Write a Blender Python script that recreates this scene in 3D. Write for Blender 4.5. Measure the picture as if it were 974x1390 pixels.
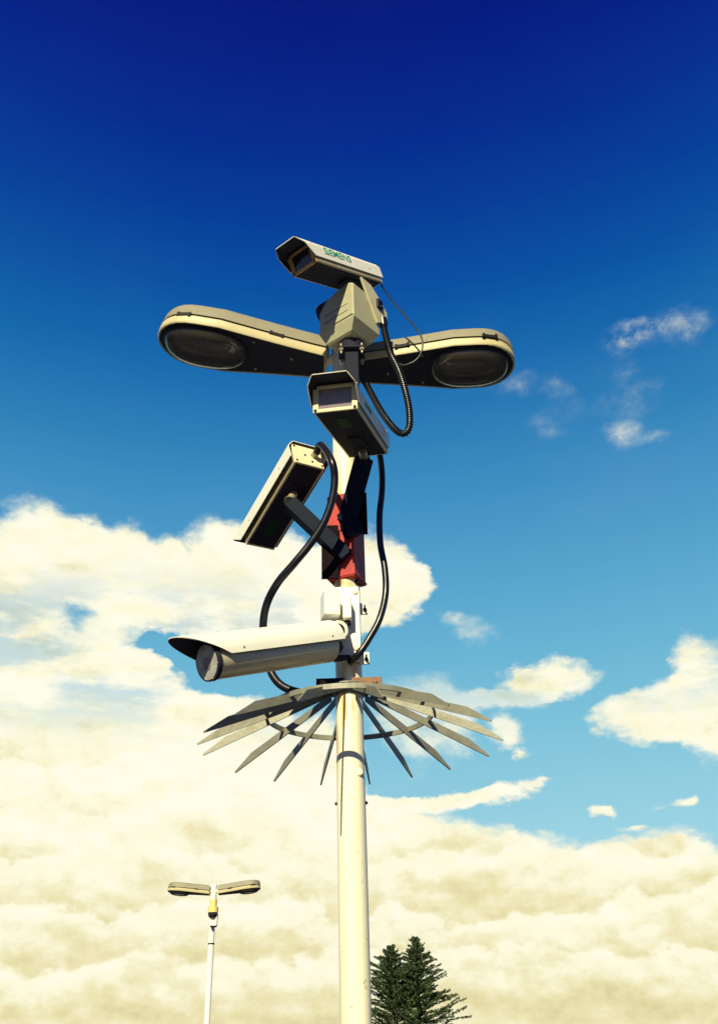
import bpy, bmesh, math, random
import numpy as np
from mathutils import Vector, Matrix
for o in list(bpy.data.objects): bpy.data.objects.remove(o)
rad = math.radians
sc = bpy.context.scene
COL = sc.collection

# ------------------------------------------------------------------ camera
CAM = Vector((0, 0, 1.5)); PITCH = rad(32.0); ROLL = rad(1.7); FPX = 1238.0
FW = Vector((0, math.cos(PITCH), math.sin(PITCH)))
_u = Vector((0, -math.sin(PITCH), math.cos(PITCH))); _r = Vector((1, 0, 0))
RT = _r*math.cos(ROLL) - _u*math.sin(ROLL); UP = _u*math.cos(ROLL) + _r*math.sin(ROLL)
cd = bpy.data.cameras.new('camera'); cam = bpy.data.objects.new('camera', cd); COL.objects.link(cam)
cd.sensor_fit = 'VERTICAL'; cd.sensor_height = 24; cd.lens = 24*FPX/1390; cd.shift_y = -45/1390
cd.clip_start = 0.05; cd.clip_end = 5000
m3 = Matrix((RT, UP, -FW)).transposed()
cam.matrix_world = Matrix.Translation(CAM) @ m3.to_4x4()
sc.camera = cam

def at(px, py, Y):
    """world point seen at photo position (px,py) on the vertical plane y = Y"""
    d = FW*FPX + RT*(px-487) - UP*(py-650)
    return CAM + d*(Y/d.y)

# ------------------------------------------------------------------ light
SUN_EL, SUN_AZ = 31.5, 193.0        # azimuth clockwise from +Y: behind the viewer, a little to the left
SUN_STRENGTH, SKY_STRENGTH, EXPOSURE = 5.0, 0.05, 0.42
sd = bpy.data.lights.new('sun', 'SUN'); sd.energy = SUN_STRENGTH; sd.angle = rad(0.5); sd.color = (1, 0.90, 0.56)
sun = bpy.data.objects.new('sun', sd); COL.objects.link(sun)
sdir = Vector((math.sin(rad(SUN_AZ))*math.cos(rad(SUN_EL)), math.cos(rad(SUN_AZ))*math.cos(rad(SUN_EL)), math.sin(rad(SUN_EL))))
sun.rotation_euler = sdir.to_track_quat('Z', 'Y').to_euler(); sun.location = (-3, -4, 9)
vs = sc.view_settings
vs.view_transform = 'Standard'; vs.look = 'None'; vs.exposure = EXPOSURE; vs.gamma = 1; vs.use_curve_mapping = False

def lin(r, g, b):
    f = lambda c: (c/255/12.92) if c/255 <= 0.04045 else ((c/255+0.055)/1.055)**2.4
    return (f(r), f(g), f(b), 1)

# ------------------------------------------------------------------ sky (world): gradient, cloud banks by azimuth / elevation
# azimuth, elevation, half width, half height (degrees), density
CLOUDS = [
    (-22.44,26.83,3.47,2.57,1.00), (-19.26,26.12,4.04,2.40,1.00), (-16.33,25.74,4.13,2.65,1.00), (-13.85,25.26,3.43,2.01,1.00), (-22.87,24.37,4.05,2.11,0.90), (-13.48,27.76,1.00,0.63,0.35),
    (-10.23,26.37,3.54,2.95,1.00), (-7.19,26.02,4.07,3.43,1.00), (-3.62,25.14,4.56,3.44,1.00), (-0.07,25.09,4.05,2.98,1.00), (2.46,25.09,1.82,2.29,0.90), (-11.50,23.61,3.42,2.23,0.80),
    (-8.05,23.06,4.44,2.25,0.80), (-20.11,21.58,3.59,1.70,0.55), (-15.79,21.59,2.32,1.95,0.70), (-22.45,22.28,2.63,1.42,0.45), (-21.26,18.19,5.17,3.72,1.20), (-16.85,17.67,5.81,3.81,1.20),
    (-12.36,17.46,4.58,3.22,1.10), (-19.20,13.45,6.74,4.43,1.30), (-13.33,13.68,7.05,4.58,1.30), (-7.62,13.76,6.75,3.80,1.20), (-4.49,14.59,4.10,2.99,0.90), (-7.75,16.70,2.77,2.16,0.70),
    (-18.43,8.49,7.26,4.57,1.30), (-11.20,8.95,7.64,4.77,1.30), (-4.42,9.30,6.48,3.62,1.20), (-0.12,8.82,4.72,3.20,1.10), (-2.69,11.26,3.97,2.05,0.80), (2.88,8.53,3.83,2.98,1.20),
    (6.23,7.82,4.16,2.93,1.20), (9.90,7.09,4.03,2.87,1.20), (13.54,6.89,3.52,2.63,1.20), (16.39,7.28,3.43,2.80,1.20), (18.39,5.70,3.66,2.88,1.10), (1.85,5.34,6.57,3.03,1.20),
    (7.93,4.40,7.83,2.95,1.20), (15.00,4.10,7.31,2.86,1.20), (-12.46,4.87,12.21,3.31,1.20), (-3.55,5.10,6.61,3.01,1.20), (-12.19,2.08,13.46,2.79,1.20), (3.66,1.71,10.09,2.83,1.20),
    (13.74,1.41,9.24,2.73,1.20), (0.88,12.20,2.22,0.91,0.80), (3.35,12.44,2.66,0.70,0.75), (6.04,12.73,2.64,0.58,0.70), (8.52,13.13,2.18,0.45,0.65), (10.53,13.32,1.30,0.29,0.45),
    (8.20,18.19,2.30,0.69,0.75), (10.58,18.66,2.28,1.17,0.90), (12.49,19.01,2.25,1.12,0.85), (8.91,16.42,1.44,1.02,0.80), (7.42,21.91,2.11,1.34,0.30), (5.52,22.48,2.43,0.90,0.22),
    (9.56,15.06,0.62,0.38,0.60), (3.44,17.38,3.25,2.62,0.55), (5.81,17.69,1.85,1.04,0.35), (21.37,17.85,2.22,2.24,1.10), (19.43,16.86,2.66,1.71,1.10), (16.75,16.43,2.52,1.15,1.00),
    (21.15,15.20,2.36,1.67,1.10), (14.10,11.36,0.74,0.43,0.80), (18.76,11.55,0.71,0.46,0.80), (15.16,10.33,1.13,0.27,0.50), (17.23,11.42,1.04,0.27,0.25), (20.99,38.67,1.75,1.10,0.55),
    (22.92,38.87,2.31,0.83,0.60), (25.39,38.44,1.65,1.06,0.50), (24.22,37.48,2.14,0.99,0.25), (20.66,36.35,2.70,1.45,0.26), (20.67,34.40,2.25,1.97,0.24), (19.53,32.81,1.28,0.78,0.42),
    (21.43,32.25,1.14,0.39,0.34), (15.78,36.47,1.59,0.97,0.32), (12.42,37.05,2.19,1.07,0.36), (13.53,34.61,2.63,0.98,0.26), (14.25,33.59,1.56,0.62,0.20), (17.24,34.95,2.25,1.14,0.18),
    (-10.84,21.42,3.59,1.06,-0.80), (-9.56,20.05,2.27,2.11,-0.85), (-14.65,21.75,5.20,0.70,-0.50), (-20.50,21.29,3.56,0.59,-0.40), (-4.58,21.53,4.39,1.25,-0.50), (3.23,21.35,2.90,1.79,-0.50),
    (-7.85,18.86,1.41,0.79,-0.30), (2.06,13.40,1.80,0.58,-0.50), (-4.52,17.14,1.40,0.87,-0.25), (-2.45,12.89,2.24,0.41,-0.35),
]
class NT:
    def __init__(s, nt): s.nt = nt; s.n = nt.nodes; s.l = nt.links
    def node(s, t, **kw):
        n = s.n.new(t)
        for k, v in kw.items(): setattr(n, k, v)
        return n
    def put(s, sock, v):
        if isinstance(v, bpy.types.NodeSocket): s.l.new(v, sock)
        elif v is not None: sock.default_value = v
    def math(s, op, a, b=None, c=None, clamp=False):
        n = s.node('ShaderNodeMath', operation=op, use_clamp=clamp)
        s.put(n.inputs[0], a); s.put(n.inputs[1], b); s.put(n.inputs[2], c); return n.outputs[0]
    def vmath(s, op, a, b=None, c=None):
        n = s.node('ShaderNodeVectorMath', operation=op)
        s.put(n.inputs[0], a); s.put(n.inputs[1], b); s.put(n.inputs[2], c)
        return n.outputs['Value'] if op in ('DOT_PRODUCT', 'LENGTH') else n.outputs[0]
    def mix(s, f, a, b, mode='MIX'):
        n = s.node('ShaderNodeMix', data_type='RGBA', blend_type=mode)
        s.put(n.inputs[0], f); s.put(n.inputs[6], a); s.put(n.inputs[7], b); return n.outputs[2]
    def ramp(s, f, stops, interp='LINEAR'):
        n = s.node('ShaderNodeValToRGB'); e = n.color_ramp.elements; n.color_ramp.interpolation = interp
        while len(e) < len(stops): e.new(0.5)
        for q, (p, c) in zip(e, stops): q.position = p; q.color = c if len(c) == 4 else (*c, 1)
        s.put(n.inputs[0], f); return n.outputs[0]
    def noise(s, v, scale, detail=5, rough=0.5, dist=0, col=False):
        n = s.node('ShaderNodeTexNoise'); s.put(n.inputs['Vector'], v)
        n.inputs['Scale'].default_value = scale; n.inputs['Detail'].default_value = detail
        n.inputs['Roughness'].default_value = rough; n.inputs['Distortion'].default_value = dist
        return n.outputs[1 if col else 0]
    def sstep(s, v, a, b):
        n = s.node('ShaderNodeMapRange', interpolation_type='SMOOTHSTEP'); s.put(n.inputs[0], v)
        n.inputs[1].default_value = a; n.inputs[2].default_value = b; return n.outputs[0]

w = bpy.data.worlds.new('World'); sc.world = w; w.use_nodes = True
W = NT(w.node_tree); W.n.clear()
dirv = W.node('ShaderNodeTexCoord').outputs['Generated']
sep = W.node('ShaderNodeSeparateXYZ'); W.l.new(dirv, sep.inputs[0]); X, Yc, Z = sep.outputs
az = W.math('MULTIPLY', W.math('ARCTAN2', X, Yc), 180/math.pi)
el = W.math('MULTIPLY', W.math('ARCSINE', Z), 180/math.pi)
nis = W.node('ShaderNodeTexSky', sky_type='NISHITA', sun_disc=False)
nis.sun_elevation = rad(SUN_EL); nis.sun_rotation = rad(SUN_AZ); nis.air_density = 1.0; nis.dust_density = 0.4; nis.ozone_density = 3.0
nsk = W.vmath('SCALE', nis.outputs[0]); W.n[-1].inputs['Scale'].default_value = SKY_STRENGTH
SK = [(4.5, (190, 226, 232)), (10, (158, 215, 230)), (16.2, (128, 198, 222)), (20.6, (108, 184, 216)), (25.1, (88, 168, 209)), (29.7, (70, 150, 200)),
      (34.3, (46, 130, 188)), (38.9, (20, 107, 177)), (43.4, (5, 83, 165)), (47.8, (1, 62, 155)), (52, (0, 44, 146)), (55.9, (0, 30, 136)), (59.7, (0, 21, 126)), (75, (0, 14, 100))]
grad = W.ramp(W.math('DIVIDE', el, 90), [(e/90, lin(*c)) for e, c in SK])
blue = W.mix(W.math('MULTIPLY_ADD', W.sstep(W.math('ABSOLUTE', az), 35, 75), 0.2, 0.06), grad, nsk)
blue = W.mix(W.math('MULTIPLY', W.sstep(W.noise(W.vmath('MULTIPLY', dirv, (1, 1, 2)), 3.0, 5, 0.62), 0.4, 0.75), W.math('MULTIPLY_ADD', W.sstep(el, 46, 30), 0.09, 0.008)), blue, lin(120, 170, 205))
# clouds
comb = W.node('ShaderNodeCombineXYZ'); W.put(comb.inputs[0], az); W.put(comb.inputs[1], el)
sq = W.vmath('MULTIPLY', dirv, (1, 1, 1.7))
wn = W.vmath('SUBTRACT', W.noise(sq, 7, 5, 0.6, col=True), (0.5, 0.5, 0.5))
wn2 = W.vmath('SUBTRACT', W.noise(sq, 30, 3, 0.6, col=True), (0.5, 0.5, 0.5))
P = W.vmath('ADD', W.vmath('ADD', comb.outputs[0], W.vmath('MULTIPLY', wn, (5.6, 3.8, 0))), W.vmath('MULTIPLY', wn2, (1.5, 1.1, 0)))
tot = None
for a, e, ra, re_, s in CLOUDS:
    v = W.vmath('MULTIPLY_ADD', P, (1/ra/1.25, 1/re_/1.25, 0), (-a/ra/1.25, -e/re_/1.25, 0))
    g = W.math('MULTIPLY_ADD', W.vmath('LENGTH', v), -1.0, 1.0, clamp=True)
    t = W.math('MULTIPLY_ADD', g, s*1.25, tot if tot is not None else 0.0)
    tot = t
# low bank and scattered cloud all round, outside the part of the sky mapped above
outer = W.sstep(W.math('ABSOLUTE', az), 28, 40)
bank = W.math('MULTIPLY', W.math('ADD', W.sstep(el, 14, 3), W.math('MULTIPLY_ADD', W.noise(sq, 2.6, 3, 0.5), 1.6, -0.85)), outer)
tot = W.math('MULTIPLY_ADD', W.math('MAXIMUM', bank, 0.0), W.math('MULTIPLY_ADD', W.sstep(W.math('ABSOLUTE', az), 45, 75), -0.62, 0.8), tot)
fb = W.noise(sq, 16, 8, 0.62)
dens = W.math('ADD', W.math('MINIMUM', tot, 1.0), W.math('MULTIPLY', W.math('SUBTRACT', fb, 0.5), 1.25))
present = W.sstep(tot, 0.02, 0.22)
alpha = W.math('MULTIPLY', W.sstep(dens, 0.08, 0.60), present)
fine = W.noise(W.vmath('MULTIPLY', dirv, (1.0, 1.0, 1.4)), 22, 7, 0.66)
thinA = W.math('MULTIPLY', W.sstep(W.math('MULTIPLY', tot, W.math('MULTIPLY_ADD', fine, 4.2, -1.45)), 0.02, 0.95), 0.72)
hi = W.math('MULTIPLY', W.sstep(el, 28.5, 31.0), W.sstep(az, 6, 9))
alpha = W.math('ADD', W.math('MULTIPLY', alpha, W.math('SUBTRACT', 1.0, hi)), W.math('MULTIPLY', thinA, hi))
# relief: the same noise a little higher up, subtracted, gives lit crowns and shaded bases
rel = W.math('SUBTRACT', W.noise(sq, 8, 4, 0.5), W.noise(W.vmath('ADD', sq, (0.015, 0, 0.055)), 8, 4, 0.5))
rel2 = W.math('SUBTRACT', W.noise(sq, 24, 6, 0.62), W.noise(W.vmath('ADD', sq, (0.006, 0, 0.018)), 24, 6, 0.62))
big = W.noise(W.vmath('MULTIPLY', dirv, (1, 1, 2.4)), 4.5, 4, 0.5)
lit = W.math('MULTIPLY_ADD', W.math('SUBTRACT', big, 0.5), 0.5, 0.86)
# rows of cumulus heads, the nearer (lower) ones in front: bright crowns fading to a shaded base
for k, (e0, amp, fr, fall) in enumerate(((25.5, 7, 5, 6), (19.5, 6, 6, 6.5), (15.5, 6, 7, 5), (12.0, 5, 8, 4.5), (9.6, 4.0, 9, 3.6), (7.0, 3.2, 11, 3.2), (4.6, 2.6, 13, 3.0))):
    off = W.vmath('ADD', dirv, (3.7*k, 1.3*k, 0.9*k))
    b = W.math('MULTIPLY_ADD', W.noise(W.vmath('MULTIPLY', off, (1, 1, 1.3)), fr, 7, 0.58), amp*2.0, e0-amp*1.0)
    t = W.math('SUBTRACT', b, el)
    m_ = W.math('MULTIPLY', W.sstep(t, 0.0, 0.55), W.sstep(t, fall*1.9, fall*1.0))
    shade = W.math('MULTIPLY_ADD', W.sstep(t, 0.0, fall), -0.38 if k > 2 else -0.24, 0.98)
    lit = W.math('ADD', W.math('MULTIPLY', lit, W.math('SUBTRACT', 1.0, m_)), W.math('MULTIPLY', shade, m_))
lit = W.math('ADD', lit, W.math('MULTIPLY_ADD', rel2, 0.75, W.math('MULTIPLY', rel, 0.45)))
lit = W.math('SUBTRACT', lit, W.math('MULTIPLY', W.sstep(el, 13, 4), 0.08), clamp=True)
warm = W.ramp(lit, [(0.0, lin(196, 184, 128)), (0.3, lin(217, 206, 152)), (0.55, lin(238, 229, 182)), (0.78, lin(253, 249, 218)), (1, lin(255, 253, 232))])
thin = W.mix(W.sstep(dens, 0.15, 0.75), lin(225, 236, 222), warm)
wisp_dim = W.math('MULTIPLY', W.sstep(el, 32, 38), 0.45)
veil = W.math('MULTIPLY', W.math('MULTIPLY', W.sstep(el, 15, 19), W.sstep(el, 27, 22)), W.sstep(W.noise(W.vmath('MULTIPLY', dirv, (1, 1, 3.2)), 7, 6, 0.6), 0.44, 0.60))
alpha = W.math('MULTIPLY', alpha, W.math('MULTIPLY_ADD', veil, -0.50, 1.0))
cloudc = W.mix(wisp_dim, thin, lin(150, 180, 190))
col = W.mix(alpha, blue, cloudc)
rear = W.sstep(W.math('ABSOLUTE', az), 40, 90)      # unseen sky behind the camera, dimmed to navy so shadows turn darker and bluer
col = W.mix(W.math('MULTIPLY', rear, 0.72), col, lin(14, 30, 140))
bg = W.node('ShaderNodeBackground'); W.l.new(col, bg.inputs[0]); bg.inputs[1].default_value = 0.75
wo = W.node('ShaderNodeOutputWorld'); W.l.new(bg.outputs[0], wo.inputs[0])
w.cycles.sampling_method = 'MANUAL'; w.cycles.sample_map_resolution = 512

# ------------------------------------------------------------------ materials
def mat(name, base, rough=0.5, metal=0.0, mottled=0.08, scale=12, dirt=None, dirt_amt=0.0, dirt_scale=6, bump=0.0, bump_scale=60, coat=0.0, stretch=(1, 1, 1), spec=0.5):
    m = bpy.data.materials.new(name); m.use_nodes = True; T = NT(m.node_tree)
    bs = T.n['Principled BSDF']; co = T.node('ShaderNodeTexCoord').outputs['Object']
    co = T.vmath('MULTIPLY', co, stretch)
    n = T.noise(co, scale, 5, 0.6)
    c = T.mix(n, tuple(b*(1-mottled*1.6) for b in base)+(1,), tuple(min(1, b*(1+mottled)) for b in base)+(1,))
    if dirt:
        k = T.math('MULTIPLY', T.sstep(T.noise(co, dirt_scale, 6, 0.68, 0.4), 0.62-dirt_amt*0.35, 0.72), min(1, 0.35+dirt_amt))
        c = T.mix(k, c, (*dirt, 1))
    T.l.new(c, bs.inputs['Base Color'])
    bs.inputs['Metallic'].default_value = metal; bs.inputs['Coat Weight'].default_value = coat
    bs.inputs['Specular IOR Level'].default_value = spec
    T.put(bs.inputs['Roughness'], T.math('MULTIPLY_ADD', n, 0.2, rough-0.1, clamp=True))
    if bump:
        b = T.node('ShaderNodeBump'); b.inputs['Strength'].default_value = bump; b.inputs['Distance'].default_value = 0.002
        T.l.new(T.noise(co, bump_scale, 4, 0.6), b.inputs['Height']); T.l.new(b.outputs[0], bs.inputs['Normal'])
    return m
M = {}
M['cream'] = mat('cream_paint', (0.82, 0.79, 0.66), 0.42, mottled=0.05, dirt=(0.5, 0.42, 0.24), dirt_amt=0.08, bump=0.15)
M['white'] = mat('white_paint', (0.83, 0.81, 0.72), 0.45, mottled=0.05, dirt=(0.55, 0.45, 0.28), dirt_amt=0.05, bump=0.15)
M['grey_cam'] = mat('grey_green_plastic', (0.40, 0.39, 0.25), 0.55, mottled=0.10, dirt=(0.16, 0.14, 0.08), dirt_amt=0.12, bump=0.3)
M['ptz_plate'] = mat('olive_cast_plate', (0.52, 0.49, 0.32), 0.5, mottled=0.1, dirt=(0.2, 0.16, 0.09), dirt_amt=0.1, bump=0.3)
M['housing'] = mat('dark_anodised_housing', (0.030, 0.029, 0.050), 0.75, metal=0, spec=0.08, mottled=0.15, bump=0.2)
M['fin'] = mat('ribbed_aluminium', (0.62, 0.53, 0.34), 0.40, metal=0.15, mottled=0.1, dirt=(0.2, 0.15, 0.08), dirt_amt=0.15, bump=0.2)
M['bezel'] = mat('bezel_paint', (0.74, 0.68, 0.46), 0.45, mottled=0.08, dirt=(0.45, 0.22, 0.07), dirt_amt=0.15)
M['rust_bezel'] = mat('rusty_bezel', (0.55, 0.34, 0.15), 0.6, mottled=0.15, dirt=(0.30, 0.10, 0.03), dirt_amt=0.5, dirt_scale=20)
M['black'] = mat('black_rubber', (0.006, 0.006, 0.011), 0.32, mottled=0.2, dirt=(0.03, 0.028, 0.025), dirt_amt=0.02, scale=30, bump=0.2)
M['arm'] = mat('dark_painted_steel', (0.006, 0.010, 0.026), 0.6, mottled=0.25, dirt=(0.02, 0.014, 0.02), dirt_amt=0.12, bump=0.4, spec=0.1)
M['steel'] = mat('weathered_steel', (0.42, 0.37, 0.27), 0.5, metal=0.5, mottled=0.2, dirt=(0.25, 0.12, 0.05), dirt_amt=0.2, dirt_scale=14, bump=0.3)
M['galv'] = mat('galvanised_bar', (0.24, 0.235, 0.190), 0.5, metal=0.15, mottled=0.25, scale=22, dirt=(0.13, 0.11, 0.07), dirt_amt=0.25, dirt_scale=16, bump=0.4)
M['lamp_top'] = mat('grey_lamp_canopy', (0.245, 0.225, 0.155), 0.6, mottled=0.12, scale=9, dirt=(0.14, 0.12, 0.08), dirt_amt=0.2, dirt_scale=9, bump=0.4)
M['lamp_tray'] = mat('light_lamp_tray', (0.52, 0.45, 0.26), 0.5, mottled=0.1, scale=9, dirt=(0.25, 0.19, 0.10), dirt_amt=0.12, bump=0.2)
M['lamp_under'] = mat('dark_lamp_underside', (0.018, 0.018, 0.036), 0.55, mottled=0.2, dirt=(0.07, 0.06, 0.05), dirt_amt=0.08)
M['red'] = mat('red_oxide_steel', (0.50, 0.036, 0.034), 0.6, mottled=0.35, scale=14, dirt=(0.022, 0.010, 0.010), dirt_amt=0.42, dirt_scale=15, bump=0.8, bump_scale=40)
M['brown'] = mat('rusty_brown_plate', (0.26, 0.13, 0.06), 0.7, mottled=0.25, dirt=(0.08, 0.04, 0.02), dirt_amt=0.4, dirt_scale=25, bump=0.6)
M['hood_shade'] = mat('sunshield_inner_shade', (0.030, 0.030, 0.055), 0.8, mottled=0.15)  # shade inside the hoods, put into the colour of their inner faces
M['dark_plate'] = mat('near_black_steel', (0.009, 0.004, 0.007), 0.7, mottled=0.3, scale=14, dirt=(0.25, 0.03, 0.02), dirt_amt=0.12, dirt_scale=12, bump=0.8, bump_scale=40, spec=0.05)  # near-black with sparse red patches, on both clamp plates
M['cam_window'] = mat('camera_window_reflection', (0.27, 0.22, 0.25), 0.22, mottled=0.35, scale=20, dirt=(0.32, 0.27, 0.22), dirt_amt=0.15, dirt_scale=25, coat=0.5)  # reflection on the glass put into a pale, mottled base colour
M['pale_lens'] = mat('pale_mottled_glass', (0.50, 0.48, 0.46), 0.2, mottled=0.5, scale=30, dirt=(0.10, 0.09, 0.11), dirt_amt=0.2, dirt_scale=30, coat=0.5)  # pale, strongly mottled front glass of the round camera
M['teal'] = mat('teal_lettering', (0.02, 0.36, 0.22), 0.5, mottled=0.02)
M['green'] = mat('green_sticker', (0.010, 0.055, 0.028), 0.6, mottled=0.1, spec=0.1)
M['yellow'] = mat('yellow_band', (0.78, 0.60, 0.20), 0.5, mottled=0.08)
M['seal'] = mat('dark_gasket', (0.008, 0.007, 0.009), 0.55, spec=0.2)
M['reflector'] = mat('lamp_reflector', (0.70, 0.64, 0.62), 0.25, metal=0.55, mottled=0.3, scale=8)
M['bulb'] = mat('dusty_bulb', (0.5, 0.48, 0.45), 0.3)
M['glassdark'] = mat('dark_lens', (0.02, 0.02, 0.035), 0.12, mottled=0.3, coat=0.6)
def glass_mat():
    m = bpy.data.materials.new('lamp_bowl_glass'); m.use_nodes = True; T = NT(m.node_tree)
    T.n.clear()
    tr = T.node('ShaderNodeBsdfTransparent'); tr.inputs[0].default_value = (0.72, 0.68, 0.76, 1)
    gl = T.node('ShaderNodeBsdfGlossy'); gl.inputs['Roughness'].default_value = 0.1
    df = T.node('ShaderNodeBsdfDiffuse'); df.inputs[0].default_value = (0.10, 0.09, 0.08, 1)
    fr = T.node('ShaderNodeFresnel'); fr.inputs[0].default_value = 1.5
    mx = T.node('ShaderNodeMixShader'); T.put(mx.inputs[0], T.math('MULTIPLY_ADD', fr.outputs[0], 1.0, 0.05)); T.l.new(tr.outputs[0], mx.inputs[1]); T.l.new(gl.outputs[0], mx.inputs[2])
    co = T.node('ShaderNodeTexCoord').outputs['Object']
    mx2 = T.node('ShaderNodeMixShader'); T.put(mx2.inputs[0], T.math('MULTIPLY', T.noise(co, 14, 5, 0.6), 0.35)); T.l.new(mx.outputs[0], mx2.inputs[1]); T.l.new(df.outputs[0], mx2.inputs[2])
    o = T.node('ShaderNodeOutputMaterial'); T.l.new(mx2.outputs[0], o.inputs[0]); return m
M['glass'] = glass_mat()
def pole_mat():
    m = bpy.data.materials.new('pole_paint'); m.use_nodes = True; T = NT(m.node_tree)
    bs = T.n['Principled BSDF']; co = T.node('ShaderNodeTexCoord').outputs['Object']
    s = T.node('ShaderNodeSeparateXYZ'); T.l.new(co, s.inputs[0]); z = s.outputs[2]
    base = T.mix(T.noise(T.vmath('MULTIPLY', co, (1, 1, 0.15)), 14, 5, 0.6), (0.78, 0.73, 0.53, 1), (0.84, 0.80, 0.63, 1))
    # yellow brown run-off stains under the clamps and the guard
    st = T.noise(T.vmath('MULTIPLY', co, (1, 1, 0.10)), 26, 5, 0.6, 0.3)
    zone = T.math('ADD', T.math('MULTIPLY', T.sstep(z, 2.25, 2.62), T.sstep(z, 2.80, 2.70)), T.math('MULTIPLY', T.math('MULTIPLY', T.sstep(z, 2.98, 3.10), T.sstep(z, 3.75, 3.3)), 1.4))
    base = T.mix(T.math('MULTIPLY', T.sstep(st, 0.48, 0.62), T.math('MINIMUM', zone, 1.0)), base, (0.62, 0.36, 0.09, 1))
    base = T.mix(T.math('MULTIPLY', T.math('MULTIPLY', T.sstep(z, 3.03, 3.13), T.sstep(z, 3.30, 3.20)), T.sstep(T.noise(co, 18, 4, 0.6), 0.35, 0.6)), base, (0.60, 0.27, 0.06, 1))
    gr = T.noise(T.vmath('MULTIPLY', co, (1, 1, 0.04)), 40, 4, 0.6)
    base = T.mix(T.math('MULTIPLY', T.sstep(gr, 0.52, 0.70), 0.28), base, (0.50, 0.43, 0.27, 1))
    sp = T.math('MULTIPLY', T.sstep(T.noise(co, 45, 3, 0.5), 0.66, 0.72), 0.8)
    base = T.mix(sp, base, (0.45, 0.33, 0.15, 1))
    T.l.new(base, bs.inputs['Base Color']); bs.inputs['Roughness'].default_value = 0.42
    b = T.node('ShaderNodeBump'); b.inputs['Strength'].default_value = 0.25; b.inputs['Distance'].default_value = 0.002
    T.l.new(T.noise(co, 50, 4, 0.6), b.inputs['Height']); T.l.new(b.outputs[0], bs.inputs['Normal'])
    return m
M['pole'] = pole_mat()

# ------------------------------------------------------------------ helpers
def obj(name, bm, m, parent=None, smooth=False, loc=None):
    me = bpy.data.meshes.new(name); bmesh.ops.recalc_face_normals(bm, faces=bm.faces[:]) if len(bm.faces) < 60000 else None
    bm.to_mesh(me); bm.free()
    for mm in (m if isinstance(m, (list, tuple)) else [m]): me.materials.append(mm)
    if smooth:
        me.polygons.foreach_set('use_smooth', [True]*len(me.polygons)); me.set_sharp_from_angle(angle=rad(35))
    o = bpy.data.objects.new(name, me); COL.objects.link(o)
    if parent: o.parent = parent
    if loc is not None: o.location = loc
    return o
def tag(o, label, cat, group=None, kind=None):
    if label: o['label'] = label
    if cat: o['category'] = cat
    if group: o['group'] = group
    if kind: o['kind'] = kind
    return o
def empty(name, loc, mat4=None):
    o = bpy.data.objects.new(name, None); COL.objects.link(o); o.empty_display_size = 0.1
    if mat4 is not None: o.matrix_world = mat4
    else: o.location = loc
    return o
def copy_tree(o, parent=None):
    c = o.copy(); COL.objects.link(c)
    if parent: c.parent = parent
    for ch in list(o.children): copy_tree(ch, c)
    return c
BM = bmesh.new
def box(bm, x0, x1, y0, y1, z0, z1, bevel=0.0, mtx=None, mi=0):
    r = bmesh.ops.create_cube(bm, size=1); vs_ = r['verts']
    for v in vs_: v.co = Vector(((x0+x1)/2+v.co.x*(x1-x0), (y0+y1)/2+v.co.y*(y1-y0), (z0+z1)/2+v.co.z*(z1-z0)))
    fs = set(f for v in vs_ for f in v.link_faces)
    if bevel:
        r = bmesh.ops.bevel(bm, geom=list(set(e for v in vs_ for e in v.link_edges)), offset=bevel, segments=2, profile=0.5, affect='EDGES')
        vs_ = list(set(v for v in r['verts']) | set(v for v in vs_ if v.is_valid)); fs = set(f for v in vs_ for f in v.link_faces)
    for f in fs: f.material_index = mi
    if mtx is not None: bmesh.ops.transform(bm, matrix=mtx, verts=list(set(v for f in fs for v in f.verts)))
def frame_of(d, up=Vector((0, 0, 1))):
    d = d.normalized(); x = d.cross(up)
    if x.length < 1e-4: x = Vector((1, 0, 0))
    x.normalize(); return x, x.cross(d).normalized()
def tube(bm, pts, r, n=16, caps=True, radii=None):
    pts = [Vector(p) for p in pts]; rings = []; x = None
    for i, p in enumerate(pts):
        d = (pts[min(i+1, len(pts)-1)]-pts[max(i-1, 0)]).normalized()
        if x is None: x, y = frame_of(d)
        else:
            x = (x - d*x.dot(d)).normalized(); y = d.cross(x)
        y = d.cross(x); rr = radii[i] if radii else r
        rings.append([bm.verts.new(p + (x*math.cos(2*math.pi*k/n) + y*math.sin(2*math.pi*k/n))*rr) for k in range(n)])
    for a, b in zip(rings, rings[1:]):
        for k in range(n): bm.faces.new((a[k], a[(k+1) % n], b[(k+1) % n], b[k]))
    if caps: bm.faces.new(rings[0][::-1]); bm.faces.new(rings[-1])
def bar(bm, a, b, wx, wy, up=Vector((0, 0, 1)), bevel=0.003):
    """square tube from a to b"""
    a, b = Vector(a), Vector(b); d = b-a; x, y = frame_of(d, up)
    mt = Matrix((x, d.normalized(), y)).transposed().to_4x4(); mt.translation = a
    box(bm, -wx/2, wx/2, 0, d.length, -wy/2, wy/2, bevel, mt)
def disc(bm, c, n_, r, h, seg=12):
    c = Vector(c); n_ = Vector(n_).normalized(); tube(bm, [c, c+n_*h*0.7, c+n_*h], r, seg, radii=[r, r, r*0.8])
def spline(pts, k=8):
    pts = [Vector(p) for p in pts]; out = []
    P_ = [pts[0]*2-pts[1]]+pts+[pts[-1]*2-pts[-2]]
    for i in range(1, len(P_)-2):
        a, b, c, d = P_[i-1:i+3]
        for j in range(k):
            t = j/k; out.append(0.5*((2*b)+(c-a)*t+(2*a-5*b+4*c-d)*t*t+(3*b-a-3*c+d)*t**3))
    out.append(pts[-1]); return out
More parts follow.
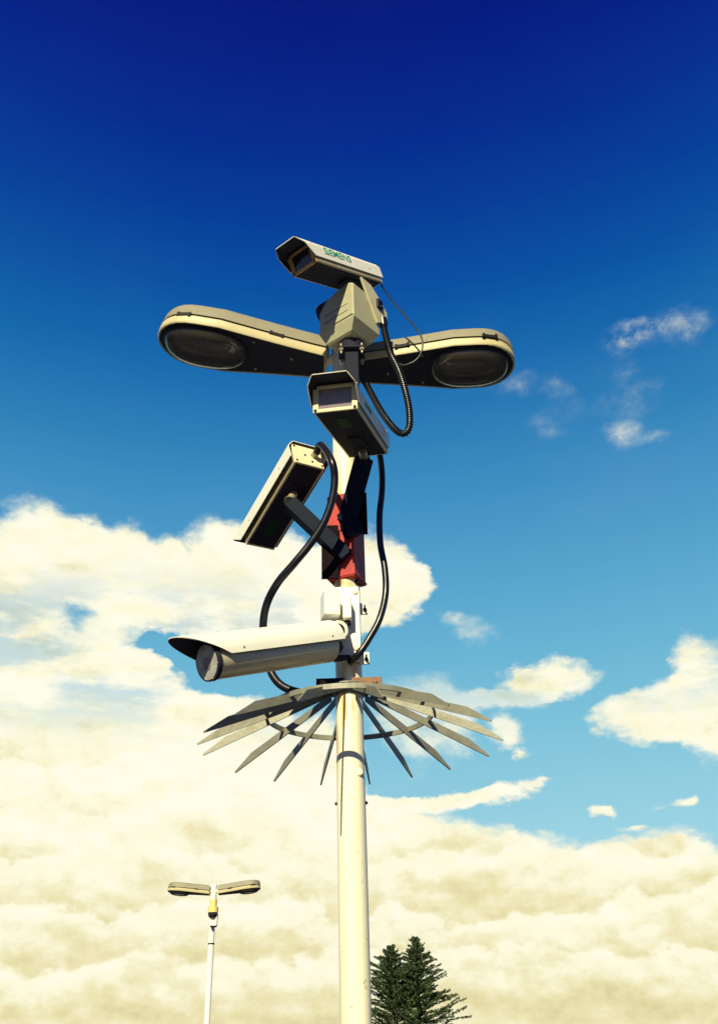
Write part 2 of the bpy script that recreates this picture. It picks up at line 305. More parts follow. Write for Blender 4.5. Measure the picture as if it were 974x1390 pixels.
def prism(bm, prof, axis_pts, mi=0):
    """loft closed profile loops: axis_pts is a list of lists of points with equal length"""
    rings = [[bm.verts.new(p) for p in ring] for ring in axis_pts]
    n = len(rings[0]); fs = []
    for a, b in zip(rings, rings[1:]):
        for k in range(n): fs.append(bm.faces.new((a[k], a[(k+1) % n], b[(k+1) % n], b[k])))
    fs.append(bm.faces.new(rings[0][::-1])); fs.append(bm.faces.new(rings[-1]))
    for f in fs: f.material_index = mi
def strip_shell(bm, loopA, loopB, nrm, th, inner=0):
    """open sheet between two point rows, given thickness along -normals nrm (one per point)"""
    oA = [bm.verts.new(p) for p in loopA]; oB = [bm.verts.new(p) for p in loopB]
    iA = [bm.verts.new(Vector(p)-Vector(n)*th) for p, n in zip(loopA, nrm)]; iB = [bm.verts.new(Vector(p)-Vector(n)*th) for p, n in zip(loopB, nrm)]
    n = len(oA)
    for k in range(n-1):
        bm.faces.new((oA[k], oA[k+1], oB[k+1], oB[k])); bm.faces.new((iA[k+1], iA[k], iB[k], iB[k+1])).material_index = inner
        bm.faces.new((oA[k+1], oA[k], iA[k], iA[k+1])); bm.faces.new((oB[k], oB[k+1], iB[k+1], iB[k]))
    bm.faces.new((oA[0], oB[0], iB[0], iA[0])); bm.faces.new((oB[-1], oA[-1], iA[-1], iB[-1]))
def pose(yaw, pitch, roll, x, y, z):
    return Matrix.Translation((x, y, z)) @ Matrix.Rotation(rad(yaw), 4, 'Z') @ Matrix.Rotation(rad(pitch), 4, 'X') @ Matrix.Rotation(rad(roll), 4, 'Y')
def lettering(name, body, size, m, parent, origin, xdir, ydir, squash=1.0):
    cu = bpy.data.curves.new(name, 'FONT'); cu.body = body; cu.size = size; cu.extrude = 0.0006; cu.align_x = 'LEFT'; cu.offset = size*0.006
    t = bpy.data.objects.new(name, cu); COL.objects.link(t); bpy.context.view_layer.update()
    me = bpy.data.meshes.new_from_object(t); bpy.data.objects.remove(t)
    xd, yd = Vector(xdir), Vector(ydir); n = xd.cross(yd)
    mt = Matrix((xd*squash, yd, n)).transposed().to_4x4(); mt.translation = Vector(origin); me.transform(mt)
    me.materials.append(m); o = bpy.data.objects.new(name, me); COL.objects.link(o); o.parent = parent; return o

# ------------------------------------------------------------------ ground
def ground():
    bm = BM(); bmesh.ops.create_grid(bm, x_segments=40, y_segments=40, size=1500)
    m = mat('asphalt', (0.034, 0.037, 0.046), 0.85, mottled=0.25, scale=3, dirt=(0.05, 0.052, 0.06), dirt_amt=0.1, dirt_scale=0.6, bump=0.5)
    tag(obj('ground', bm, m), None, None, kind='structure')
ground()
def kerb_and_verge():
    bm = BM(); box(bm, -60, 60, 27.0, 27.15, 0.0, 0.12, 0.01)
    tag(obj('kerb', bm, mat('kerb_concrete', (0.30, 0.29, 0.26), 0.8, mottled=0.15)), None, None, kind='structure')
    bm = BM(); box(bm, -60, 60, 27.15, 90, 0.0, 0.09)
    tag(obj('verge', bm, mat('grass_verge', (0.05, 0.085, 0.025), 0.9, mottled=0.3, scale=2, bump=1)), None, None, kind='structure')
kerb_and_verge()

def leaf_mat(name, a, b):
    m = bpy.data.materials.new(name); m.use_nodes = True; T = NT(m.node_tree); bs = T.n['Principled BSDF']
    co = T.node('ShaderNodeTexCoord').outputs['Object']
    c = T.mix(T.sstep(T.noise(co, 1.6, 5, 0.7), 0.35, 0.65), (*a, 1), (*b, 1)); T.l.new(c, bs.inputs['Base Color'])
    bs.inputs['Roughness'].default_value = 0.6; return m
M['needle'] = leaf_mat('conifer_needles', (0.016, 0.036, 0.012), (0.055, 0.085, 0.022))
M['bark'] = mat('bark', (0.10, 0.07, 0.045), 0.9, mottled=0.3)
def quads_mesh(name, C, A, B, m, parent):
    """many small faces from numpy centres and half edges"""
    n = len(C); V = np.empty((n, 4, 3)); V[:, 0] = C-A-B; V[:, 1] = C+A-B*0.6; V[:, 2] = C+A*0.7+B; V[:, 3] = C-A*0.8+B*0.8
    me = bpy.data.meshes.new(name); me.from_pydata(V.reshape(-1, 3).tolist(), [], np.arange(n*4).reshape(n, 4).tolist()); me.materials.append(m)
    o = bpy.data.objects.new(name, me); COL.objects.link(o)
    if parent: o.parent = parent
    return o
rng = np.random.default_rng(4)
def unit(n):
    v = rng.normal(size=(n, 3)); return v/np.linalg.norm(v, axis=1, keepdims=True)
def conifer(loc, H, spread, seed, label, lean=0.0):
    r = np.random.default_rng(seed); root = empty('conifer', loc)
    bm = BM(); tube(bm, [(0, 0, 0), (0.03, 0, H*.5), (lean*.6, 0, H*.8), (lean, 0, H*0.99)], 0.1, 10, radii=[H*.022, H*.014, H*.006, .012])
    obj('trunk', bm, M['bark'], root, True)
    Cs, As, Bs = [], [], []; z = H*0.22
    while z < H:
        t = 1-z/H; L = spread*(t**0.8)*1.0+0.10; k = 9 if t > .1 else 6; a0 = r.uniform(0, 6.28)
        for j in range(k):
            a = a0 + j*6.283/k + r.normal(0, .25); l = L*r.uniform(.45, 1.3); m_ = int(60*max(l, .35))+14
            u = r.uniform(0.05, 1, m_)**.8; rise = r.uniform(.25, .75)
            px = np.cos(a)*l*u; py = np.sin(a)*l*u; pz = z + l*u*rise*0.9 - 0.10*u*u*l + r.normal(0, .035, m_)
            px = px + lean*(z/H) + r.normal(0, .05, m_)*(1.1-u); py = py + r.normal(0, .05, m_)*(1.1-u)
            Cs.append(np.stack([px, py, pz], 1))
            d = np.stack([np.full(m_, np.cos(a)), np.full(m_, np.sin(a)), np.full(m_, rise)], 1)+r.normal(0, .55, (m_, 3)); d /= np.linalg.norm(d, axis=1, keepdims=True)
            q = np.cross(d, r.normal(size=(m_, 3))); q /= np.linalg.norm(q, axis=1, keepdims=True)
            sz = r.uniform(.6, 1.3, (m_, 1)); As.append(d*.070*sz); Bs.append(q*.026*sz)
        z += 0.13+0.14*t*r.uniform(.5, 1.5)
    quads_mesh('crown', np.concatenate(Cs), np.concatenate(As), np.concatenate(Bs), M['needle'], root)
    tag(root, label, 'tree', 'conifers behind the pole'); return root
p = at(563, 1272, 70); conifer((p.x, 70, 0), p.z, 3.5, 3, 'taller pointed dark green conifer, right of the two treetops by the pole')
p = at(530, 1284, 70); conifer((p.x, 70, 0), p.z, 3.8, 8, 'shorter bushy conifer between the pole and the taller conifer')

# ------------------------------------------------------------------ lamp heads
def lamp_head(parent, mtx, L=0.76, Wd=0.30, H=0.115, detail=True):
    """local: y from mount to tip, z up; the root mesh is the tray"""
    def hw(t):
        wm = 0.27*Wd
        if t < 0.62:
            s = t/0.62; return wm + (0.5*Wd-wm)*(s**1.15)
        if t < 0.76: return 0.5*Wd
        s = (t-0.76)/0.24; return 0.5*Wd*max(0.0, 1-s**2.3)**0.5
    ts = [0, .08, .2, .32, .44, .54, .62, .70, .76, .82, .87, .91, .945, .97, .985, .996, 1.0]
    def outline(z, inset=0.0, y0=0.0):
        pr = [(hw(t)-inset if hw(t) > inset else 0.002, y0+t*L - (inset*max(0, (t-.76)/.24)) + (inset if t == 0 else 0), z) for t in ts]
        return pr + [(-x, y, zz) for x, y, zz in pr[::-1][1:]]
    def loft(bm, rings, cap0=True, cap1=True):
        R_ = [[bm.verts.new(p) for p in r] for r in rings]; n = len(R_[0])
        for a, b in zip(R_, R_[1:]):
            for k in range(n): bm.faces.new((a[k], a[(k+1) % n], b[(k+1) % n], b[k]))
        if cap0: bm.faces.new(R_[0][::-1])
        if cap1: bm.faces.new(R_[-1])
        return R_
    bm = BM(); loft(bm, [outline(0.003, .010), outline(0.0, .004), outline(0.006), outline(H*.35), outline(H*.35, .006)], cap0=False)
    tray = obj('lamp_head', bm, M['lamp_tray'], parent, True); tray.matrix_local = mtx
    # underside plate with the oval opening
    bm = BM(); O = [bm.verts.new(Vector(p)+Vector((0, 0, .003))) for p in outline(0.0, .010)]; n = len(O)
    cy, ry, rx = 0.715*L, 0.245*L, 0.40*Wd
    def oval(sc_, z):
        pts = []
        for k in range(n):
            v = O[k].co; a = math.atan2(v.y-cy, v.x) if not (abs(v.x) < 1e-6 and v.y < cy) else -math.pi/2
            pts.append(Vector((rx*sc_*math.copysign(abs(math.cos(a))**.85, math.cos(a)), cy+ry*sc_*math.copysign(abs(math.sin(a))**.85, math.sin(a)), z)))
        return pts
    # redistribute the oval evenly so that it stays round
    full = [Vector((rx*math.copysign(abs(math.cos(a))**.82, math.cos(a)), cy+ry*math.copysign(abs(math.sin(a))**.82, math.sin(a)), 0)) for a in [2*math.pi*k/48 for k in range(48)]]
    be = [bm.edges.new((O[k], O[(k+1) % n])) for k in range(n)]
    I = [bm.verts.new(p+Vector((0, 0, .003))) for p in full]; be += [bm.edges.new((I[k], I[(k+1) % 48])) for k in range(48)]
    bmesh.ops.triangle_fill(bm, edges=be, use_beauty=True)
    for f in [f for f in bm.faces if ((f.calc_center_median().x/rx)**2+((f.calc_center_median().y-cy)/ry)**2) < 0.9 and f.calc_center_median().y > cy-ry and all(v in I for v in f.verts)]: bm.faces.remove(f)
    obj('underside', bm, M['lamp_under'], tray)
    def ringset(sc_, z): return [Vector((p.x*sc_, cy+(p.y-cy)*sc_, z)) for p in full]
    bm = BM(); loft(bm, [ringset(1, .003), ringset(.93, .02), ringset(.75, .045), ringset(.4, .058)], cap0=False)
    obj('reflector', bm, M['reflector'], tray, True)
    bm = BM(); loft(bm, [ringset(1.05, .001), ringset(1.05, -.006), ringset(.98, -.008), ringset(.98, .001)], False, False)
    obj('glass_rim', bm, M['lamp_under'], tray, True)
    bm = BM(); loft(bm, [ringset(.99, -.004), ringset(.95, -.018), ringset(.84, -.034), ringset(.64, -.046), ringset(.36, -.053), ringset(.1, -.055)], cap0=False)
    obj('glass_bowl', bm, M['glass'], tray, True)
    bm = BM(); tube(bm, [(0, cy-.11, .018), (0, cy-.08, .018), (0, cy+.0, .018), (0, cy+.05, .018), (0, cy+.075, .018)], .02, 12, radii=[.016, .02, .024, .02, .006]); obj('bulb', bm, M['bulb'], tray, True)
    # gasket and canopy
    bm = BM(); loft(bm, [outline(H*.35+.0005, .006), outline(H*.35+.012, .006)]); obj('gasket', bm, M['seal'], tray)
    bm = BM(); loft(bm, [outline(H*.35+.012, .004), outline(H*.35+.012, 0), outline(H*.80, .003), outline(H*.96, .009), outline(H*1.03, .022), outline(H*1.09, .05)]); obj('canopy', bm, M['lamp_top'], tray, True)
    for sx in (-1, 1):
        for t in (.30, .84):
            x = hw(t)*sx; a = math.atan2((hw(t+.02)-hw(t-.02))*sx, .04*L)
            mt = Matrix.Translation((x, t*L, H*.35+.006)) @ Matrix.Rotation(-a, 4, 'Z')
            bm = BM(); box(bm, -.004, .009, -.024, .024, -.010, .009, .002, mt)
            box(bm, -.004, .013, -.036, -.023, -.014, .010, .002, mt); box(bm, -.004, .013, .023, .036, -.010, .014, .002, mt)
            obj('latch', bm, M['seal'], tray)
    for x, t in ((-.09, .42), (.09, .42), (-.02, .20)):
        bm = BM(); disc(bm, (x*Wd/.3, t*L, .002), (0, 0, -1), .007, .006, 10); obj('screw', bm, M['steel'], tray, True)
    return tray

# ------------------------------------------------------------------ main pole
PX, PY, PR = -0.062, 3.4, 0.0515
def hexbolt(bm, c, n_, r=.009, h=.007): disc(bm, c, n_, r*1.5, h*.3, 14); disc(bm, Vector(c)+Vector(n_)*h*.3, n_, r, h, 6)
def main_lamp():
    root = empty('street_lamp', (PX, PY, 0))
    bm = BM(); tube(bm, [(0, 0, 0), (0, 0, .9)], .075, 40); tube(bm, [(0, 0, .9), (0, 0, .98)], .075, 40, radii=[.075, PR]); obj('base', bm, M['pole'], root, True)
    bm = BM(); zt = at(458, 466, 3.4).z; tube(bm, [(0, 0, .97), (0, 0, 2), (0, 0, 3), (0, 0, zt-.01), (0, 0, zt)], PR, 48, radii=[PR, PR, PR, PR, PR*.93]); obj('pole', bm, M['pole'], root, True)
    p = at(487, 1047, PY-PR); bm = BM(); disc(bm, (p.x-PX, -math.sqrt(PR**2-(p.x-PX)**2), p.z), (.25, -1, 0), .013, .005, 20); obj('pole_plug', bm, M['pole'], root, True)
    z = at(457, 1091, PY).z
    for s in (-1, 1):
        bm = BM(); hexbolt(bm, (s*PR, 0, z), (s, 0, 0), .005, .006); obj('bolt', bm, M['seal'], root)
    # spigots that carry the two heads
    for s, e in ((-1, (-0.153-PX, 0.02, 4.300)), (1, (0.02-PX, 0.02, 4.285))):
        bm = BM(); tube(bm, [(0, 0, zt-.10), (s*.055, .0, zt-.10), e], .024, 20); obj('spigot', bm, M['white'], root, True)
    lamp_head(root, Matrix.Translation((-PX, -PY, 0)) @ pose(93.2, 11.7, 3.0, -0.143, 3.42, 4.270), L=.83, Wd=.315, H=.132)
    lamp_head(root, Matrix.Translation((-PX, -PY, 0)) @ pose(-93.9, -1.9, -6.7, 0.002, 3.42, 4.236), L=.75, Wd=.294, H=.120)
    tag(root, 'large twin-headed street lamp on the near cream pole', 'street lamp', 'twin-headed street lamps')
    return root
main_lamp()

# ------------------------------------------------------------------ box cameras with a sunshield
def box_camera(name, mtx, Wd, L, H, k, hood_m, bezel_m, letters=None, sticker=True, gland=True, body_m=None, win='cam_window', flare=0.0):
    root = empty(name, None, mtx)
    c = .28*H; zb = .023; housing_w = Wd; Wd = Wd+2*flare
    prof = [(-Wd/2, zb), (-Wd/2, H-c), (-Wd/2+c*.75, H), (Wd/2-c*.75, H), (Wd/2, H-c), (Wd/2, zb)]
    # widen a touch at the folds for a rounded bend
    nr = [(-1, 0), (-.92, .38), (-.38, .92), (.38, .92), (.92, .38), (1, 0)]
    A = [Vector((x, -.012, z)) for x, z in prof]; B = [Vector((x, L + k*(z-zb)/(H-zb), z)) for x, z in prof]
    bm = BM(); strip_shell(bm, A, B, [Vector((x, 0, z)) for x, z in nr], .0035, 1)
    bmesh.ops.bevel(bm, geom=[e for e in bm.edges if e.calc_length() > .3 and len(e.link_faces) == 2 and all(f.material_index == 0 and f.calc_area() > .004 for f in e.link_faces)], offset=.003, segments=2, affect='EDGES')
    hood = obj('sunshield', bm, [hood_m, M['hood_shade']], root, True)
    hw = housing_w/2-.009
    # housing extrusion with side ribs
    ribs = [(hw, .0)]
    for i in range(4):
        z = .003+i*.005; ribs += [(hw+.003, z), (hw+.003, z+.0028), (hw, z+.0028), (hw, z+.005)]
    ribs += [(hw, H-.018), (hw-.018, H-.008)]
    loop = ribs + [(-x, z) for x, z in ribs[::-1]]
    bm = BM(); prism(bm, None, [[Vector((x, .004, z)) for x, z in loop], [Vector((x, L-.012, z)) for x, z in loop]])
    obj('housing', bm, body_m or M['fin'], root)
    bm = BM(); box(bm, -hw+.006, hw-.006, .004, L-.012, -.003, .006, .002); pl = obj('base_plate', bm, M['housing'], root)
    # front bezel, glass and screws
    bw, z0, z1 = hw+.002, -.002, H-.014
    bm = BM(); y0, y1 = L-.012, L-.002
    box(bm, -bw, bw, y0, y1, z0, z0+.014, .002); box(bm, -bw, bw, y0, y1, z1-.012, z1, .002)
    box(bm, -bw, -bw+.021, y0+.0003, y1-.0003, z0+.013, z1-.011); box(bm, bw-.021, bw, y0+.0003, y1-.0003, z0+.013, z1-.011)
    bz = obj('bezel', bm, bezel_m, root)
    bm = BM(); box(bm, -bw+.020, bw-.020, y0+.001, y0+.004, z0+.013, z1-.011); obj('window', bm, M[win], bz)
    for sx in (-1, 1):
        for zz in (z0+.009, z1-.008):
            bm = BM(); disc(bm, (sx*(bw-.010), y1-.001, zz), (0, 1, 0), .0055, .006, 10); obj('screw', bm, M['black'], bz, True)
    # back plate
    bm = BM(); box(bm, -bw, bw, -.006, .004, z0, z1, .003); bp = obj('back_plate', bm, bezel_m if bezel_m != M['rust_bezel'] else M['bezel'], root)
    for sx, zz in ((-1, .012), (1, .012), (-1, z1-.012), (1, z1-.012), (-.25, z1*.5), (.25, z1*.22)):
        bm = BM(); disc(bm, (sx*(bw-.010), -.006, zz), (0, -1, 0), .0045, .004, 10); obj('screw', bm, M['black'], bp, True)
    if gland:
        bm = BM(); tube(bm, [(.030, -.004, H*.52), (.030, -.018, H*.52)], .017, 6); tube(bm, [(.030, -.018, H*.52), (.030, -.045, H*.52)], .014, 20); obj('cable_gland', bm, M['steel'], bp, True)
    # slot / bracket rail on the underside
    bm = BM(); box(bm, -.03, .03, L*.22, L*.46, -.010, -.002, .002); obj('mounting_foot', bm, M['housing'], root)
    if sticker:
        bm = BM(); box(bm, -.026, .020, L*.66, L*.86, -.0045, -.0028); obj('sticker', bm, M['green'], root)
    for yy in (.09, L-.1):
        for sx in (-1, 1): bm = BM(); disc(bm, (sx*Wd/2, yy, .05), (sx, 0, 0), .0035, .002, 8); obj('rivet', bm, M['steel'], hood)
    if letters:
        size, ypos, zpos, sq_ = letters
        lettering('lettering', 'SIEMENS', size, M['teal'], hood, (-Wd/2-.0006, ypos, zpos), (0, -1, 0), (0, 0, 1), sq_)
    return root
C1 = pose(141.2, -24.8, 1.5, 0.083, 3.25, 4.608); C2 = pose(166.3, -13.8, -4.0, .041, 3.25, 3.648); C3 = pose(30.6, -17.6, -1.7, -.205, 3.2, 3.570)

# camera 1 on its pan and tilt head
c = box_camera('security_camera', C1, .157, .515, .110, .087, M['white'], M['rust_bezel'], letters=(.048, .440, .048, 1.15), sticker=False, gland=False, win='glassdark')
tag(c, 'topmost security camera, teal lettering on its white sunshield, on a pan and tilt head', 'security camera', 'security cameras on the near pole')
def pan_tilt():
    root = empty('pan_tilt_head', None, Matrix.Translation(Vector((-.045, 3.17, 4.157))) @ Matrix.Rotation(rad(141), 4, 'Z'))
    # local +y = camera forward, local -x = the near right side
    bm = BM()
    def ring(sy, prof): return [Vector((x, sy, z)) for x, z in prof]
    prof = [(-.122, .098), (-.122, .285), (-.105, .298), (-.02, .288), (.040, .268), (.082, .215), (.082, .098)]
    pin = [(-.025+(x+.025)*.93, z+(.004 if z < .1 else -.004)) for x, z in prof]
    prism(bm, None, [ring(-.105, pin), ring(-.098, prof), ring(.078, prof), ring(.085, pin)])
    body = obj('body', bm, M['grey_cam'], root)
    bm = BM(); lo = [(-.122, -.098), (.082, -.098), (.082, .080), (-.122, .080)]
    prism(bm, None, [[Vector((x*.62, y*.62, .030)) for x, y in lo], [Vector((x*.74, y*.74, .038)) for x, y in lo], [Vector((x, y, .090)) for x, y in lo], [Vector((x, y, .0978)) for x, y in lo]])
    obj('lower_shell', bm, M['grey_cam'], root)
    bm = BM()
    for zz in (.135, .175): box(bm, -.09, .05, .0850, .0862, zz, zz+.002)
    obj('seam', bm, M['seal'], body)
    bm = BM(); tube(bm, [(.03, .02, .255), (.105, .02, .255)], .060, 36); obj('tilt_motor', bm, M['housing'], root, True)
    # side plate with the tilt cradle on the near side
    bm = BM(); P_ = [(-.075, .142), (-.150, .192), (-.150, .250), (-.100, .300), (-.035, .350), (.035, .350)]
    prism(bm, None, [[Vector((-.1225, y, z)) for y, z in P_], [Vector((-.134, y, z)) for y, z in P_]])
    bmesh.ops.bevel(bm, geom=bm.edges[:], offset=.002, segments=1, affect='EDGES')
    obj('side_plate', bm, M['ptz_plate'], root)
    bm = BM(); tube(bm, [(-.06, -.01, .255), (-.06, .01, .345)], .035, 16); obj('cradle', bm, M['housing'], root, True)
    bm = BM(); box(bm, -.146, -.134, -.105, -.070, .235, .285, .002); box(bm, -.150, -.145, -.098, -.090, .243, .251); box(bm, -.150, -.145, -.085, -.077, .265, .273)
    obj('connector', bm, M['black'], root)
    bm = BM(); tube(bm, [(-.125, -.125, .205), (-.125, -.13, .165)], .020, 16); obj('cable_gland', bm, M['black'], root, True)
    # turntable, flange and bolts
    TX, TY = -.028, -.012
    bm = BM(); tube(bm, [(TX, TY, -.012), (TX, TY, .032)], .052, 32, radii=[.045, .055]); obj('turntable', bm, M['housing'], root, True)
    rz = Matrix.Translation((TX, TY, 0)) @ Matrix.Rotation(rad(-141), 4, 'Z')
    bm = BM(); box(bm, -.058, .058, -.05, .05, -.022, -.012, .002, rz); fl = obj('flange', bm, M['housing'], root)
    for sx in (-1, 1):
        for sy in (-1, 1):
            bm = BM(); q = rz @ Vector((sx*.046, sy*.04, -.0)); tube(bm, [q+Vector((0, 0, .004)), q-Vector((0, 0, .050))], .0045, 8); disc(bm, q+Vector((0, 0, -.024)), (0, 0, -1), .011, .012, 6); obj('bolt', bm, M['steel'], fl)
    tag(root, 'olive grey pan and tilt head under the topmost camera', 'camera mount'); return root
pan_tilt()
def top_bracket():
    root = empty('support_bracket', (-.016, 3.162, 4.127))
    bm = BM(); bar(bm, (0, 0, .008), (0, 0, -.20), .06, .06, Vector((0, 1, 0))); obj('upright', bm, M['arm'], root)
    bm = BM(); bar(bm, (0, -.03, -.165), (PX+.016, PY-3.162-PR-.006, -.165), .05, .05); obj('crossbar', bm, M['arm'], root)
    bm = BM(); tube(bm, [(PX+.016, .238, -.20), (PX+.016, .238, -.13)], PR+.006, 32); obj('clamp', bm, M['red'], root, True)
    for s in (-1, 1):
        bm = BM(); box(bm, PX+.016+s*.075-.022, PX+.016+s*.075+.022, 208e-3, .220, -.20, -.13, .001); e = obj('clamp_ear', bm, M['red'], root)
        bm = BM(); hexbolt(bm, (PX+.016+s*.08, .208, -.165), (0, -1, 0), .008, .01); obj('bolt', bm, M['seal'], e)
    tag(root, 'dark square-tube bracket carrying the pan and tilt head at the pole top', 'bracket')
top_bracket()

# camera 2
c = box_camera('security_camera', C2, .186, .535, .119, .080, M['cream'], M['bezel'], letters=(.030, .44, .046, 1.0), gland=False)
tag(c, 'second security camera from the top, its window facing the viewer and its underside dark', 'security camera', 'security cameras on the near pole')
# camera 3
c = box_camera('security_camera', C3, .152, .511, .128, .110, M['white'], M['bezel'], letters=None, flare=.014)
tag(c, 'security camera seen from behind, pointing down to the left with a green sticker underneath', 'security camera', 'security cameras on the near pole')

# red clamp with the arms of cameras 2 and 3
def red_clamp():
    root = empty('clamp_bracket', (PX, PY, 0))
    z0, z1 = at(465, 782, 3.33).z, at(465, 668, 3.33).z; rz = Matrix.Rotation(rad(-22), 4, 'Z')
    s = .060
    bm = BM(); box(bm, -s, s, -s, s, z0, z1, .004, rz); 
    # open the sleeve ends with a lip: thin collars
    box(bm, -s-.003, s+.003, -s-.003, s+.003, z0+.006, z0+.014, .001, rz)
    obj('sleeve', bm, M['red'], root)
    zl0, zl1 = at(440, 788, 3.34).z, at(440, 742, 3.34).z
    bm = BM(); box(bm, -.100, -.030, -.078, -.070, zl0, zl1+.09, .001); obj('left_plate', bm, M['dark_plate'], root)
    zr0, zr1 = at(490, 728, 3.36).z, at(490, 672, 3.36).z
    bm = BM(); box(bm, .045, .092, -.062, -.054, zr0, zr1, .001)
    hexbolt(bm, (.075, -.062, zr1-.012), (0, -1, 0), .006, .008); obj('right_plate', bm, M['dark_plate'], root)
    for dz in (.03, .085): bm = BM(); hexbolt(bm, rz @ Vector((-.02, -s, z0+dz+.03)), rz @ Vector((0, -1, 0)), .008, .008); obj('bolt', bm, M['arm'], root)
    bm = BM(); tube(bm, [(.04, -.03, z0-.006), (.04, -.03, z0-.02)], .014, 12); obj('nut', bm, M['seal'], root)
    tag(root, 'rusty red steel clamp around the near pole between the second and lowest cameras', 'bracket')
red_clamp()
def arm(name, pts, foot, label, wd=.060):
    root = empty(name, pts[0])
    o = Vector(pts[0])
    bm = BM()
    for i, (a, b) in enumerate(zip(pts, pts[1:])):
        a, b = Vector(a)-o, Vector(b)-o; d = (b-a).normalized()
        bar(bm, a-d*(wd*.42 if i else 0), b+d*(wd*.42 if i < len(pts)-2 else 0), wd-.001*i, wd-.001*i)
    obj('tube', bm, M['arm'], root)
    bm = BM(); f0, f1 = Vector(foot[0])-o, Vector(foot[1])-o; tube(bm, [f0, f1], .018, 20); obj('swivel', bm, M['steel'], root, True)
    bm = BM(); d = (f1-f0).normalized(); disc(bm, f0-d*.002, d, .026, .006, 20); obj('swivel_plate', bm, M['steel'], root, True)
    tag(root, label, 'bracket', 'camera arms on the red clamp')
u2 = C2 @ Vector((0, .10, -.01))
arm('camera_arm', [(PX+.035, 3.318, at(478, 728, 3.32).z), tuple(at(472, 702, 3.30)), tuple(at(494, 622, 3.24)), ], (tuple(at(494, 624, 3.24)), tuple(u2)),
    'dark square arm rising from the red clamp to the second camera')
u3 = C3 @ Vector((0, .16, -.008)); a3 = at(393, 684, 3.30)
arm('camera_arm', [tuple(at(470, 757, 3.325)), tuple(a3)], (tuple(a3+Vector((0, 0, .012))), tuple(u3)),
    'dark square arm slanting down from the rear-facing camera to the red clamp')

